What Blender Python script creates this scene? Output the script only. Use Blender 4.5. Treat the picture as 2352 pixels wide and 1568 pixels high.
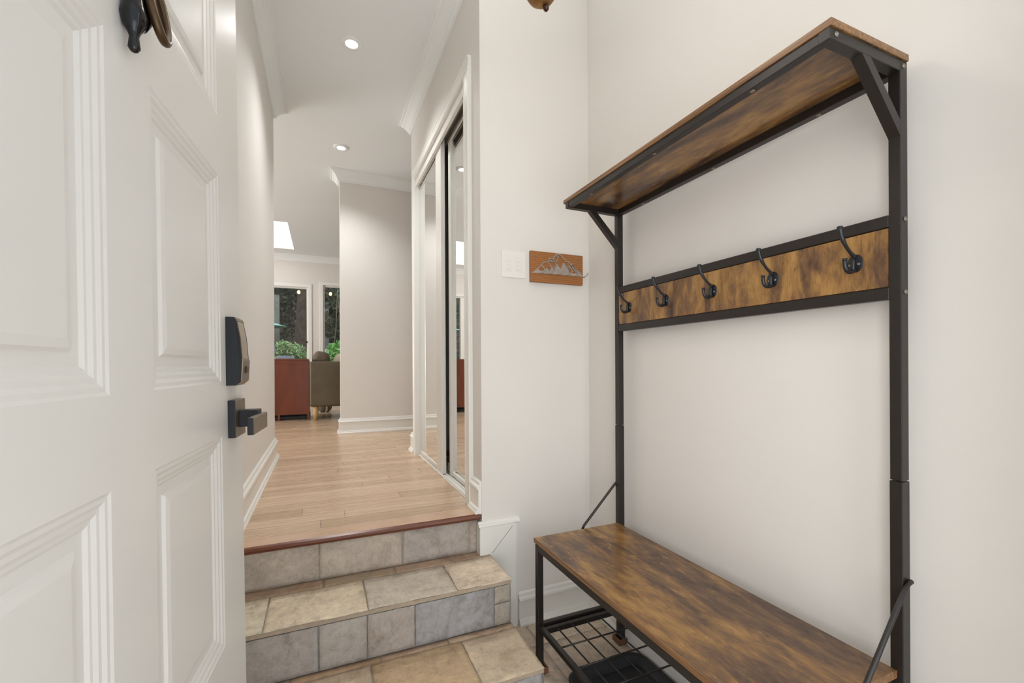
import bpy, bmesh, math, random
from mathutils import Vector, Matrix, noise
random.seed(7)
for o in list(bpy.data.objects): bpy.data.objects.remove(o)
S = bpy.context.scene
C = S.collection
PI = math.pi

# ---------------------------------------------------------------- camera, sky, light, exposure
W_, F_PX, CY = 2352.0, 1007.1, 838.8
yaw, roll = math.radians(23.403), math.radians(-0.2913)
Fv = Vector((math.sin(yaw), math.cos(yaw), 0)); Rv = Vector((math.cos(yaw), -math.sin(yaw), 0)); Uv = Vector((0, 0, 1))
R2 = Rv*math.cos(roll) + Uv*math.sin(roll); U2 = Uv*math.cos(roll) - Rv*math.sin(roll)
cd = bpy.data.cameras.new('camera'); cam = bpy.data.objects.new('camera', cd); C.objects.link(cam)
cam.matrix_world = Matrix(((R2.x, U2.x, -Fv.x, 0), (R2.y, U2.y, -Fv.y, 0), (R2.z, U2.z, -Fv.z, 1.19), (0, 0, 0, 1)))
cd.sensor_width = 36; cd.sensor_fit = 'HORIZONTAL'; cd.lens = F_PX/W_*36
cd.shift_y = (CY-784)/W_; cd.clip_start = 0.02; cd.clip_end = 200
S.camera = cam

S.view_settings.view_transform = 'Standard'; S.view_settings.look = 'None'
S.view_settings.gamma = 1; S.view_settings.use_curve_mapping = False
S.view_settings.exposure = 0.05

wd = bpy.data.worlds.new('world'); S.world = wd; wd.use_nodes = True
bgn = wd.node_tree.nodes['Background']; bgn.inputs[0].default_value = (0.80, 0.90, 1.0, 1); bgn.inputs[1].default_value = 1.05

def area(name, loc, direction, sx, sy, power, col=(1, 1, 1), spread=180):
    l = bpy.data.lights.new(name, 'AREA'); l.shape = 'RECTANGLE'; l.size = sx; l.size_y = sy; l.energy = power; l.color = col
    l.spread = math.radians(spread)
    o = bpy.data.objects.new(name, l); C.objects.link(o); o.location = loc
    o.rotation_euler = Vector(direction).to_track_quat('-Z', 'Y').to_euler()
    return o
# daylight: through the open front door behind the camera and the skylight; added fill lamps marked below
area('daylight_front_door', (0.12, -0.30, 1.25), (1.0, 0.85, 0.0), 0.7, 2.2, 6.0, (1.0, 0.985, 0.97), 118)
area('daylight_doorway_low', (0.30, -0.35, 0.75), (0.15, 1, 0.0), 0.8, 1.2, 4.5, (1.0, 0.985, 0.97), 150)
area('added_sidelight_fill', (0.97, -0.06, 1.3), (-0.35, 1, 0.0), 0.30, 1.9, 4.5, (1.0, 0.985, 0.97))  # added fill at a made-up sidelight, softens the light on the door mouldings
sn = bpy.data.lights.new('sun', 'SUN'); sn.energy = 2.6; sn.angle = math.radians(40); so = bpy.data.objects.new('sun', sn); C.objects.link(so); so.rotation_euler = Vector((0.25, -0.35, -1)).to_track_quat('-Z', 'Y').to_euler()
area('added_bounce_fill', (0.42, 0.75, 2.10), (0.0, 0.10, 1), 0.4, 0.4, 9.5, (1.0, 0.985, 0.96), 115)  # added fill aimed at the ceiling, stands in for a flash
area('daylight_skylight', (-0.8, 7.25, 3.09), (0, 0, -1), 0.7, 1.4, 2, (0.97, 0.985, 1.0))
area('added_living_room_fill', (-4.3, 5.6, 1.5), (1, -0.12, 0.35), 2.6, 1.6, 118, (0.97, 0.99, 1.0))  # added fill inside a blank side wall, no window there

# ---------------------------------------------------------------- materials
def lin(c): return tuple(((v/255)/12.92 if v/255 <= .04045 else (((v/255)+.055)/1.055)**2.4) for v in c) + (1,)
class NT:
    def __init__(s, name):
        s.m = bpy.data.materials.new(name); s.m.use_nodes = True; s.t = s.m.node_tree; s.b = s.t.nodes['Principled BSDF']
    def n(s, kind, **kw):
        nd = s.t.nodes.new(kind)
        for k, v in kw.items():
            if k.startswith('i_'):
                key = k[2:]; key = int(key) if key.isdigit() else key.replace('_', ' ')
                nd.inputs[key].default_value = v
            else: setattr(nd, k, v)
        return nd
    def l(s, a, b): s.t.links.new(a, b)
    def coord(s, scale=(1, 1, 1), rot=(0, 0, 0), kind='Object'):
        tc = s.n('ShaderNodeTexCoord'); mp = s.n('ShaderNodeMapping'); s.l(tc.outputs[kind], mp.inputs[0])
        mp.inputs['Scale'].default_value = scale; mp.inputs['Rotation'].default_value = rot
        return mp.outputs[0]
    def noise(s, vec, scale, detail=4, rough=.55, dist=0):
        nd = s.n('ShaderNodeTexNoise'); nd.inputs['Scale'].default_value = scale; nd.inputs['Detail'].default_value = detail
        nd.inputs['Roughness'].default_value = rough; nd.inputs['Distortion'].default_value = dist
        s.l(vec, nd.inputs['Vector']); return nd.outputs['Fac']
    def ramp(s, fac, stops):
        r = s.n('ShaderNodeValToRGB'); cr = r.color_ramp
        while len(cr.elements) < len(stops): cr.elements.new(.5)
        for e, (p, c) in zip(cr.elements, stops): e.position = p; e.color = c if len(c) == 4 else lin(c)
        s.l(fac, r.inputs[0]); return r.outputs[0]
    def mix(s, fac, a, b, mode='MIX'):
        m = s.n('ShaderNodeMix', data_type='RGBA', blend_type=mode)
        for sock, v in ((m.inputs[0], fac), (m.inputs[6], a), (m.inputs[7], b)):
            if hasattr(v, 'is_output'): s.l(v, sock)
            else: sock.default_value = v
        return m.outputs[2]
    def math(s, op, a, b=0.0):
        m = s.n('ShaderNodeMath', operation=op)
        for sock, v in ((m.inputs[0], a), (m.inputs[1], b)):
            if hasattr(v, 'is_output'): s.l(v, sock)
            else: sock.default_value = v
        return m.outputs[0]
    def bump(s, h, strength=.3, dist=.002):
        b = s.n('ShaderNodeBump'); b.inputs['Strength'].default_value = strength; b.inputs['Distance'].default_value = dist
        s.l(h, b.inputs['Height']); s.l(b.outputs[0], s.b.inputs['Normal'])
    def set(s, **kw):
        for k, v in kw.items():
            k = k.replace('_', ' ')
            if hasattr(v, 'is_output'): s.l(v, s.b.inputs[k])
            else: s.b.inputs[k].default_value = v
        return s

def plain(name, c, rough=.5, metal=0, var=.04, vs=9, bump=0, bs=120, spec=.5, coat=0):
    t = NT(name); v = t.coord()
    f = t.noise(v, vs, 3)
    a = lin(c); lo = tuple(x*(1-var) for x in a[:3])+(1,); hi = tuple(min(1, x*(1+var)) for x in a[:3])+(1,)
    t.set(Base_Color=t.ramp(f, [(.3, lo), (.7, hi)]), Roughness=rough, Metallic=metal)
    t.b.inputs['Specular IOR Level'].default_value = spec
    if coat: t.b.inputs['Coat Weight'].default_value = coat; t.b.inputs['Coat Roughness'].default_value = .15
    if bump: t.bump(t.noise(v, bs, 2), bump, .001)
    return t.m

M = {}
M['wall'] = plain('wall_paint', (229, 224, 218), .55, var=.012, vs=2, bump=.06, bs=260)
M['ceil'] = plain('ceiling_paint', (238, 242, 243), .7, var=.008, vs=2)
M['trim'] = plain('white_trim_paint', (238, 236, 230), .28, var=.01, vs=3)
M['door'] = plain('door_paint', (224, 221, 215), .33, var=.012, vs=4, bump=.05, bs=60)
M['alu'] = plain('white_door_frame', (232, 229, 222), .3, var=.01)
M['track'] = plain('grey_track', (140, 134, 124), .4, metal=.3, var=.04)
M['gap'] = plain('dark_track', (26, 24, 22), .6, var=.05)
M['blackmetal'] = plain('black_powder_coat', (28, 21, 17), .42, var=.08, vs=40, bump=.25, bs=700, spec=.6)
M['hook'] = plain('black_cast_hook', (24, 27, 32), .36, var=.06, vs=30, spec=.6)
M['screw'] = plain('dull_steel_screw', (140, 130, 120), .35, metal=.7, var=.1, vs=60)
M['ringmetal'] = plain('dark_bronze_ring', (84, 64, 42), .3, metal=.6, var=.2, vs=40)
M['gloss_black'] = plain('glossy_black_iron', (9, 9, 11), .16)
M['socket'] = plain('screw_socket', (14, 13, 13), .6)
M['bronze'] = plain('satin_bronze', (128, 116, 100), .38, metal=.75, var=.06, vs=30)
M['dark_reflect'] = plain('bronze_dark_reflection', (22, 24, 30), .5, var=.06, vs=60, bump=.2, bs=900)  # dark reflection put into the colour of the bronze lock and handle sides
M['keypanel'] = plain('satin_keypad', (176, 160, 140), .35, metal=.55, var=.04)
M['plastic'] = plain('white_plastic', (238, 235, 229), .35, var=.006)
M['steel'] = plain('brushed_steel', (186, 176, 166), .4, metal=.55, var=.08, vs=40)
M['sofa'] = plain('olive_brown_leather', (98, 86, 64), .5, var=.14, vs=6, bump=.9, bs=9)
M['cushion'] = plain('taupe_cushion', (112, 98, 82), .6, var=.12, vs=8, bump=.3, bs=30)
M['beige'] = plain('beige_throw', (214, 200, 182), .9, var=.08, vs=20, bump=.4, bs=60)
M['lightwood'] = plain('light_wood', (206, 168, 112), .5, var=.06, vs=20)
M['pouf'] = plain('pouf_fabric', (122, 108, 86), .8, var=.12, vs=12, bump=.4, bs=120)
M['pouf_band'] = plain('pouf_band', (210, 202, 188), .8, var=.05)
M['planter'] = plain('grey_planter', (104, 112, 116), .6, var=.08)
M['planter_dark'] = plain('dark_planter', (52, 58, 62), .5, var=.08)
M['lavender'] = plain('lavender_flowers', (206, 204, 224), .8, var=.2, vs=60)
M['bluething'] = plain('blue_flowers', (70, 80, 190), .8, var=.2, vs=60)
M['tray'] = plain('black_rubber_tray', (34, 36, 40), .42, var=.1, vs=14, bump=.2, bs=200)
M['pad'] = plain('brown_rubber_pad', (118, 80, 58), .7, var=.12, vs=60)
M['soil'] = plain('garden_soil', (84, 68, 54), .95, var=.3, vs=5, bump=.6, bs=10)
M['trunk'] = plain('brown_bark', (96, 78, 68), .95, var=.35, vs=9, bump=.9, bs=25)
M['twig'] = plain('pale_twig', (130, 116, 98), .9, var=.15)
M['fence'] = plain('weathered_fence', (92, 78, 68), .9, var=.2, vs=12)
M['fencepost'] = plain('pale_grey_post', (150, 146, 138), .9, var=.2, vs=12)
M['umbrella'] = plain('teal_umbrella', (140, 190, 186), .8, var=.1)
M['pole'] = plain('grey_pole', (150, 156, 176), .5, var=.05)
M['cord'] = plain('black_cord', (18, 18, 18), .6)
M['inside'] = plain('closet_interior', (150, 145, 138), .8)
M['deck'] = plain('deck_boards', (96, 88, 80), .8, var=.15)

def leafmat(name, a, b):
    t = NT(name); oi = t.n('ShaderNodeNewGeometry')
    t.set(Base_Color=t.ramp(oi.outputs['Random Per Island'], [(0, a), (1, b)]), Roughness=.5)
    t.b.inputs['Transmission Weight'].default_value = 0
    return t.m
M['leaf'] = leafmat('bright_leaves', (104, 146, 76), (206, 226, 176))
M['leaf_yg'] = leafmat('yellow_green_leaves', (110, 186, 84), (196, 236, 160))
M['leaf_dark'] = leafmat('dark_leaves', (50, 62, 42), (118, 130, 104))
M['leaf_dead'] = leafmat('dry_twigs', (84, 68, 58), (158, 138, 122))

def emit(name, c, s):
    t = NT(name); t.set(Base_Color=lin(c), Emission_Color=lin(c), Emission_Strength=s); return t.m
M['lamp'] = emit('lamp_lens', (255, 252, 245), 12)
M['bulb'] = emit('amber_bulb', (255, 196, 110), 6)
def mirror():
    t = NT('mirror_glass'); t.set(Base_Color=(.90, .91, .90, 1), Metallic=1.0, Roughness=.0); return t.m
M['mirror'] = mirror()
def glass(name, ior=1.45):
    t = NT(name); t.t.nodes.remove(t.b)
    out = [n for n in t.t.nodes if n.type == 'OUTPUT_MATERIAL'][0]
    tr = t.n('ShaderNodeBsdfTransparent'); gl = t.n('ShaderNodeBsdfGlossy'); gl.inputs['Roughness'].default_value = 0.0
    fr = t.n('ShaderNodeFresnel'); fr.inputs['IOR'].default_value = ior; mx = t.n('ShaderNodeMixShader')
    tr.inputs[0].default_value = (.95, .97, .96, 1)
    t.l(fr.outputs[0], mx.inputs[0]); t.l(tr.outputs[0], mx.inputs[1]); t.l(gl.outputs[0], mx.inputs[2]); t.l(mx.outputs[0], out.inputs[0])
    return t.m
M['glass'] = glass('window_glass')

def rustic(name, stretch, gain=1.0, gold=.0):
    """reclaimed-wood laminate: dark walnut clouds over golden streaks; stretch = object-space scale (small along the grain)"""
    t = NT(name); v = t.coord(stretch)
    big = t.noise(v, 2.1, 5, .58, .7); fine = t.noise(v, 7.5, 7, .72, .4)
    v2 = t.coord(tuple(x*(.30 if x == min(stretch) else 1) for x in stretch)); grain = t.noise(v2, 55, 4, .6, .2)
    f = t.math('ADD', t.math('MULTIPLY', big, .62), t.math('MULTIPLY', fine, .38))
    col = t.ramp(f, [(.37-gold, (68, 48, 38)), (.45-gold, (100, 73, 53)), (.505-gold, (128, 94, 60)), (.555-gold, (156, 115, 66)), (.64-gold, (180, 138, 82))])
    col = t.mix(t.ramp(grain, [(.40, (0, 0, 0, 1)), (.62, (.8, .8, .8, 1))]), col, t.mix(1.0, col, (gain*.78,)*3+(1,), 'MULTIPLY'))
    kn = t.noise(v, 4.5, 3, .5, .8)
    col = t.mix(t.ramp(kn, [(.66, (0, 0, 0, 1)), (.76, (.5, .5, .5, 1))]), col, lin((52, 38, 32)))
    t.set(Base_Color=col, Roughness=t.ramp(fine, [(.2, (.20, .20, .20, 1)), (.8, (.30, .30, .30, 1))]))
    t.bump(grain, .12, .0006)
    return t.m
M['rust_bench'] = rustic('rustic_wood_bench', (4.0, 1.25, 4.0))
M['rust_panel'] = rustic('rustic_wood_panel', (4.0, 5.0, 1.7), gold=.03)
M['rust_shelf'] = rustic('rustic_wood_shelf', (4.5, 1.0, 4.5), gold=-.01)
def woodedge():
    t = NT('laminate_edge'); v = t.coord((50, 1.2, 50)); f = t.noise(v, 3, 4, .6)
    t.set(Base_Color=t.ramp(f, [(.35, (100, 70, 46)), (.65, (152, 112, 72))]), Roughness=.4); return t.m
M['edge'] = woodedge()
def planks():
    t = NT('bamboo_planks'); tc = t.coord()
    br = t.n('ShaderNodeTexBrick'); br.offset = 0; br.offset_frequency = 2; br.squash = 1
    br.inputs['Scale'].default_value = 1; br.inputs['Brick Width'].default_value = 1.35; br.inputs['Row Height'].default_value = .098
    br.inputs['Mortar Size'].default_value = .0013; br.inputs['Mortar Smooth'].default_value = .3; br.inputs['Bias'].default_value = 0
    br.inputs['Color1'].default_value = (0, 0, 0, 1); br.inputs['Color2'].default_value = (1, 1, 1, 1); br.inputs['Mortar'].default_value = (.5, .5, .5, 1)
    sx = t.n('ShaderNodeSeparateXYZ'); t.l(tc, sx.inputs[0])
    row = t.math('FLOOR', t.math('DIVIDE', sx.outputs[1], .098)); wn = t.n('ShaderNodeTexWhiteNoise', noise_dimensions='1D'); t.l(row, wn.inputs['W'])
    cx = t.n('ShaderNodeCombineXYZ'); t.l(t.math('ADD', sx.outputs[0], t.math('MULTIPLY', wn.outputs['Value'], 4.0)), cx.inputs[0]); t.l(sx.outputs[1], cx.inputs[1])
    t.l(cx.outputs[0], br.inputs['Vector'])
    v = t.coord((.45, 22, 22)); s1 = t.noise(v, 2.0, 5, .6, .0); v3 = t.coord((1.4, 110, 60)); s2 = t.noise(v3, 2.5, 3, .6)
    base = t.ramp(s1, [(.28, (196, 166, 136)), (.45, (210, 180, 150)), (.58, (219, 191, 162)), (.75, (226, 200, 174))])
    base = t.mix(.22, base, t.ramp(s2, [(.3, (160, 128, 98)), (.7, (224, 200, 172))]))
    tint = t.ramp(br.outputs['Color'], [(0, (.76, .73, .69, 1)), (.5, (.90, .88, .86, 1)), (1, (1.0, 1.0, 1.0, 1))])
    col = t.mix(1.0, base, tint, 'MULTIPLY')
    col = t.mix(br.outputs['Fac'], col, lin((112, 84, 62)))
    t.set(Base_Color=col, Roughness=t.ramp(s1, [(.2, (.22, .22, .22, 1)), (.8, (.33, .33, .33, 1))]))
    t.bump(t.math('ADD', t.math('MULTIPLY', br.outputs['Fac'], -1.0), t.math('MULTIPLY', s2, .12)), .25, .001)
    return t.m
M['planks'] = planks()
def nose():
    t = NT('red_brown_nosing'); v = t.coord((1, 30, 30)); f = t.noise(v, 2.5, 4, .6)
    t.set(Base_Color=t.ramp(f, [(.3, (88, 44, 26)), (.7, (124, 70, 44))]), Roughness=.3); return t.m
M['nosing'] = nose()
def redwood():
    t = NT('cherry_veneer'); v = t.coord((3, 3, .8)); f = t.noise(v, 3, 5, .6)
    t.set(Base_Color=t.ramp(f, [(.3, (104, 46, 20)), (.7, (126, 60, 30))]), Roughness=.32); return t.m
M['cherry'] = redwood()
def cedar():
    t = NT('cedar_board'); v = t.coord((.6, 1, 4)); w = t.n('ShaderNodeTexWave', bands_direction='Z'); w.inputs['Scale'].default_value = 9
    w.inputs['Distortion'].default_value = 5; w.inputs['Detail'].default_value = 3; t.l(v, w.inputs['Vector'])
    t.set(Base_Color=t.ramp(w.outputs['Color'], [(0, (140, 86, 44)), (1, (172, 114, 62))]), Roughness=.5); return t.m
M['cedar'] = cedar()
def stone(name, rough=.5):
    """natural cleft slate: per-tile colour comes from the tiles' own colour attribute, with mineral clouds and veins over it"""
    t = NT(name); at = t.n('ShaderNodeAttribute', attribute_name='tint'); v = t.coord()
    n1 = t.noise(v, 6, 7, .68, .9); n2 = t.noise(v, 34, 8, .8, .3); n3 = t.noise(v, 3.2, 3, .5, 3.2)
    cl = t.ramp(n1, [(.3, (.62, .57, .52, 1)), (.46, (.92, .90, .89, 1)), (.56, (1.0, .99, .98, 1)), (.7, (1.2, 1.15, 1.08, 1))])
    col = t.mix(1.0, at.outputs['Color'], cl, 'MULTIPLY')
    col = t.mix(.75, col, t.mix(1.0, col, t.ramp(n2, [(.32, (.62, .60, .58, 1)), (.47, (.96, .96, .96, 1)), (.66, (1.2, 1.2, 1.2, 1))]), 'MULTIPLY'))
    vein = t.ramp(n3, [(.485, (0, 0, 0, 1)), (.5, (.18, .18, .18, 1)), (.515, (0, 0, 0, 1))])
    col = t.mix(vein, col, lin((120, 92, 66)))
    t.set(Base_Color=col, Roughness=rough)
    t.bump(t.math('ADD', t.math('MULTIPLY', n2, .8), n1), .8, .007)
    return t.m
M['stone'] = stone('cleft_slate')
M['grout'] = plain('tan_grout', (176, 160, 140), .9, var=.1, vs=40)
M['grout_grey'] = plain('grey_grout', (150, 145, 140), .9, var=.1, vs=40)

# ---------------------------------------------------------------- geometry helpers
def newbm(): return bmesh.new()
def box(bm, x0, x1, y0, y1, z0, z1, mi=0):
    vs = [bm.verts.new(p) for p in ((x0, y0, z0), (x1, y0, z0), (x1, y1, z0), (x0, y1, z0), (x0, y0, z1), (x1, y0, z1), (x1, y1, z1), (x0, y1, z1))]
    fs = []
    for q in ((0, 3, 2, 1), (4, 5, 6, 7), (0, 1, 5, 4), (1, 2, 6, 5), (2, 3, 7, 6), (3, 0, 4, 7)):
        f = bm.faces.new([vs[i] for i in q]); f.material_index = mi; fs.append(f)
    return fs
def rbox(bm, x0, x1, y0, y1, z0, z1, r=.002, seg=2, mi=0):
    fs = box(bm, x0, x1, y0, y1, z0, z1, mi)
    es = list({e for f in fs for e in f.edges})
    bmesh.ops.bevel(bm, geom=es, offset=r, segments=seg, affect='EDGES', profile=.6)
def bar(bm, a, b, w, h, up=(0, 0, 1), mi=0):
    """rectangular bar from a to b"""
    a, b = Vector(a), Vector(b); d = (b-a).normalized(); u = Vector(up); s = d.cross(u).normalized(); u = s.cross(d).normalized()
    vs = []
    for p in (a, b):
        for i, j in ((-1, -1), (1, -1), (1, 1), (-1, 1)): vs.append(bm.verts.new(p+s*i*w/2+u*j*h/2))
    for q in ((3, 2, 1, 0), (4, 5, 6, 7), (0, 1, 5, 4), (1, 2, 6, 5), (2, 3, 7, 6), (3, 0, 4, 7)):
        f = bm.faces.new([vs[i] for i in q]); f.material_index = mi
def tube(bm, pts, rad, n=12, cap=True, mi=0, sx=1.0):
    """tube through pts; rad is a number or list"""
    pts = [Vector(p) for p in pts]; rings = []
    ref = None
    for i, p in enumerate(pts):
        d = (pts[min(i+1, len(pts)-1)]-pts[max(i-1, 0)]).normalized()
        if ref is None: ref = Vector((0, 0, 1)) if abs(d.z) < .9 else Vector((0, 1, 0))
        s = d.cross(ref).normalized(); u = s.cross(d).normalized(); ref = u
        r = rad[i] if isinstance(rad, (list, tuple)) else rad
        rings.append([bm.verts.new(p+s*math.cos(2*PI*k/n)*r*sx+u*math.sin(2*PI*k/n)*r) for k in range(n)])
    for a, b in zip(rings, rings[1:]):
        for k in range(n):
            f = bm.faces.new((a[k], a[(k+1) % n], b[(k+1) % n], b[k])); f.smooth = True; f.material_index = mi
    if cap:
        for r_, fl in ((rings[0], 1), (rings[-1], 0)):
            f = bm.faces.new(r_[::-1] if fl else r_); f.material_index = mi
def lathe(bm, prof, center=(0, 0, 0), n=32, axis='z', smooth=True, mi=0):
    c = Vector(center); rings = []
    for r, h in prof:
        ring = []
        for k in range(n):
            a = 2*PI*k/n; x, y = max(r, 1e-5)*math.cos(a), max(r, 1e-5)*math.sin(a)
            p = Vector((x, y, h)) if axis == 'z' else (Vector((h, x, y)) if axis == 'x' else Vector((x, h, y)))
            ring.append(bm.verts.new(c+p))
        rings.append(ring)
    for a, b in zip(rings, rings[1:]):
        for k in range(n):
            f = bm.faces.new((a[k], a[(k+1) % n], b[(k+1) % n], b[k])); f.smooth = smooth; f.material_index = mi
    for r_ in (rings[0], rings[-1]):
        f = bm.faces.new(r_); f.material_index = mi
def sweep(bm, path, prof, closed=False, left=True, mi=0, capends=True, z0=0):
    """moulding: profile (out, z) swept along an XY path; 'out' is to the left of travel (or right)"""
    P = [Vector(p) for p in path]; n = len(P); rings = []
    for i, p in enumerate(P):
        d0 = (P[i]-P[i-1]).normalized() if i > 0 else None
        d1 = (P[i+1]-P[i]).normalized() if i < n-1 else None
        def nrm(d): return Vector((-d.y, d.x)) if left else Vector((d.y, -d.x))
        if d0 is None: m = nrm(d1)
        elif d1 is None: m = nrm(d0)
        else:
            a, b = nrm(d0), nrm(d1); m = a+b; m = m/(m.dot(a))
        rings.append([bm.verts.new((p.x+m.x*o, p.y+m.y*o, z0+z)) for o, z in prof])
    k = len(prof)
    for a, b in zip(rings, rings[1:]):
        for j in range(k-1):
            f = bm.faces.new((a[j], b[j], b[j+1], a[j+1])); f.material_index = mi
    if capends:
        for r_ in (rings[0], rings[-1]): bm.faces.new(r_)
def prism(bm, pts, y0, y1, mi=0, plane='xz'):
    """2D polygon extruded along the third axis"""
    def mk(p, t): return (p[0], t, p[1]) if plane == 'xz' else ((t, p[0], p[1]) if plane == 'yz' else (p[0], p[1], t))
    a = [bm.verts.new(mk(p, y0)) for p in pts]; b = [bm.verts.new(mk(p, y1)) for p in pts]; n = len(pts)
    for f in (bm.faces.new(a), bm.faces.new(b[::-1])): f.material_index = mi
    for i in range(n):
        f = bm.faces.new((a[i], b[i], b[(i+1) % n], a[(i+1) % n])); f.material_index = mi
def obj(name, bm, mats, parent=None, local=False, fix=True):
    if fix: bmesh.ops.recalc_face_normals(bm, faces=bm.faces[:])
    me = bpy.data.meshes.new(name); o = bpy.data.objects.new(name, me)
    if parent is not None:
        if not local:
            off = Vector((0, 0, 0)); p = parent
            while p is not None: off += p.location; p = p.parent
            for v in bm.verts: v.co -= off
        o.parent = parent
    bm.to_mesh(me); bm.free()
    for m in (mats if isinstance(mats, (list, tuple)) else [mats]): me.materials.append(M[m] if isinstance(m, str) else m)
    C.objects.link(o); return o
def thing(name, label, cat, loc=(0, 0, 0), rz=0, group=None, kind=None):
    o = bpy.data.objects.new(name, None); C.objects.link(o); o.location = loc; o.rotation_euler = (0, 0, rz)
    o.empty_display_size = .1; return tag(o, label, cat, group, kind)
def tag(o, label=None, cat=None, group=None, kind=None):
    if label: o['label'] = label
    if cat: o['category'] = cat
    if group: o['group'] = group
    if kind: o['kind'] = kind
    return o
def struct(name, bm, m):
    o = obj(name, bm, m); o['kind'] = 'structure'; return o

# ---------------------------------------------------------------- the room shell
XL, XR, XH = -.319, 1.215, .649          # hall left face, foyer right face, hall right face
YB, YF, YE, YFAR, YW = 1.845, 4.62, 3.466, 4.62, 8.4
ZL, ZC = .528, 3.10                      # landing level, ceiling
XC = .165                                # free end of the far wall

b = newbm(); box(b, XL-.12, XL, .15, 3.62, -.1, ZC); struct('wall_left', b, 'wall')
b = newbm(); box(b, -4.5, XL-.12, 3.50, 3.62, .4, ZC); struct('wall_living_front', b, 'wall')
b = newbm(); box(b, XR, XR+.12, .0, YB, -.1, ZC); struct('wall_right', b, 'wall')
b = newbm(); box(b, XH, XR+.12, YB, YB+.08, -.1, ZC); struct('wall_back', b, 'wall')
b = newbm(); box(b, XL-.12, -.27, .0, .15, -.1, ZC); box(b, .74, .80, .0, .15, -.1, ZC); box(b, 1.14, XR, .0, .15, -.1, ZC); box(b, .80, 1.14, .0, .15, -.1, .30); box(b, .80, 1.14, .0, .15, 2.2, ZC); box(b, -.27, .74, 0, .15, 2.2, ZC); struct('wall_front', b, 'wall')
# hall right wall with the closet opening (Y 2.035-3.27, up to 2.60)
b = newbm(); box(b, XH, XH+.11, YB+.08, 2.035, .4, ZC); box(b, XH, XH+.11, 3.27, YE, .4, ZC); box(b, XH, XH+.11, 2.035, 3.27, 2.60, ZC)
box(b, XH+.11, 3.0, YE-.1, YE, .4, ZC); struct('wall_hall_right', b, 'wall')
b = newbm(); box(b, 1.335, 1.40, YB+.08, YE-.1, .4, ZC); struct('wall_closet', b, 'inside')
b = newbm(); box(b, XC, 3.0, YF, YF+.13, .4, ZC); struct('wall_far', b, 'wall')
b = newbm(); box(b, 3.0, 3.12, YE-.1, YW, .4, ZC); struct('wall_living_right', b, 'wall')
b = newbm(); box(b, -4.62, -4.5, 3.5, YW, .4, ZC); struct('wall_living_left', b, 'wall')
# window wall: openings A (X -2.0..-.235) and B (X .03.. .95)
WA = (-2.05, -.215, .56, 2.565); WB = (.015, .95, 1.05, 2.62)
b = newbm()
box(b, -4.62, WA[0], YW, YW+.14, .4, ZC); box(b, WA[1], WB[0], YW, YW+.14, .4, ZC); box(b, WB[1], 3.12, YW, YW+.14, .4, ZC)
box(b, WA[0], WA[1], YW, YW+.14, WA[3], ZC); box(b, WA[0], WA[1], YW, YW+.14, .4, WA[2])
box(b, WB[0], WB[1], YW, YW+.14, WB[3], ZC); box(b, WB[0], WB[1], YW, YW+.14, .4, WB[2]); struct('wall_window', b, 'wall')
# ceiling with the skylight shaft
SX0, SX1, SY0, SY1 = -1.20, -.415, 6.52, 7.98
b = newbm(); X0, X1, Y0, Y1 = -4.62, 3.12, .0, YW+.14
for a in ((X0, X1, Y0, SY0), (X0, X1, SY1, Y1), (X0, SX0, SY0, SY1), (SX1, X1, SY0, SY1)): box(b, a[0], a[1], a[2], a[3], ZC, ZC+.06)
for a in ((SX0-.05, SX1+.05, SY0-.05, SY0), (SX0-.05, SX1+.05, SY1, SY1+.05), (SX0-.05, SX0, SY0, SY1), (SX1, SX1+.05, SY0, SY1)): box(b, a[0], a[1], a[2], a[3], ZC+.06, ZC+.30)
struct('ceiling', b, 'ceil')
def skylit():
    t = NT('frosted_skylight'); t.set(Base_Color=(1, 1, 1, 1), Emission_Color=(1, 1, 1, 1), Emission_Strength=1.6); return t.m
b = newbm(); box(b, SX0, SX1, SY0, SY1, ZC+.02, ZC+.03); o = struct('window_3', b, skylit())
# floors
b = newbm(); box(b, -4.62, 3.12, 1.93, YW, ZL-.03, ZL); struct('floor_landing', b, 'planks')

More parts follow.
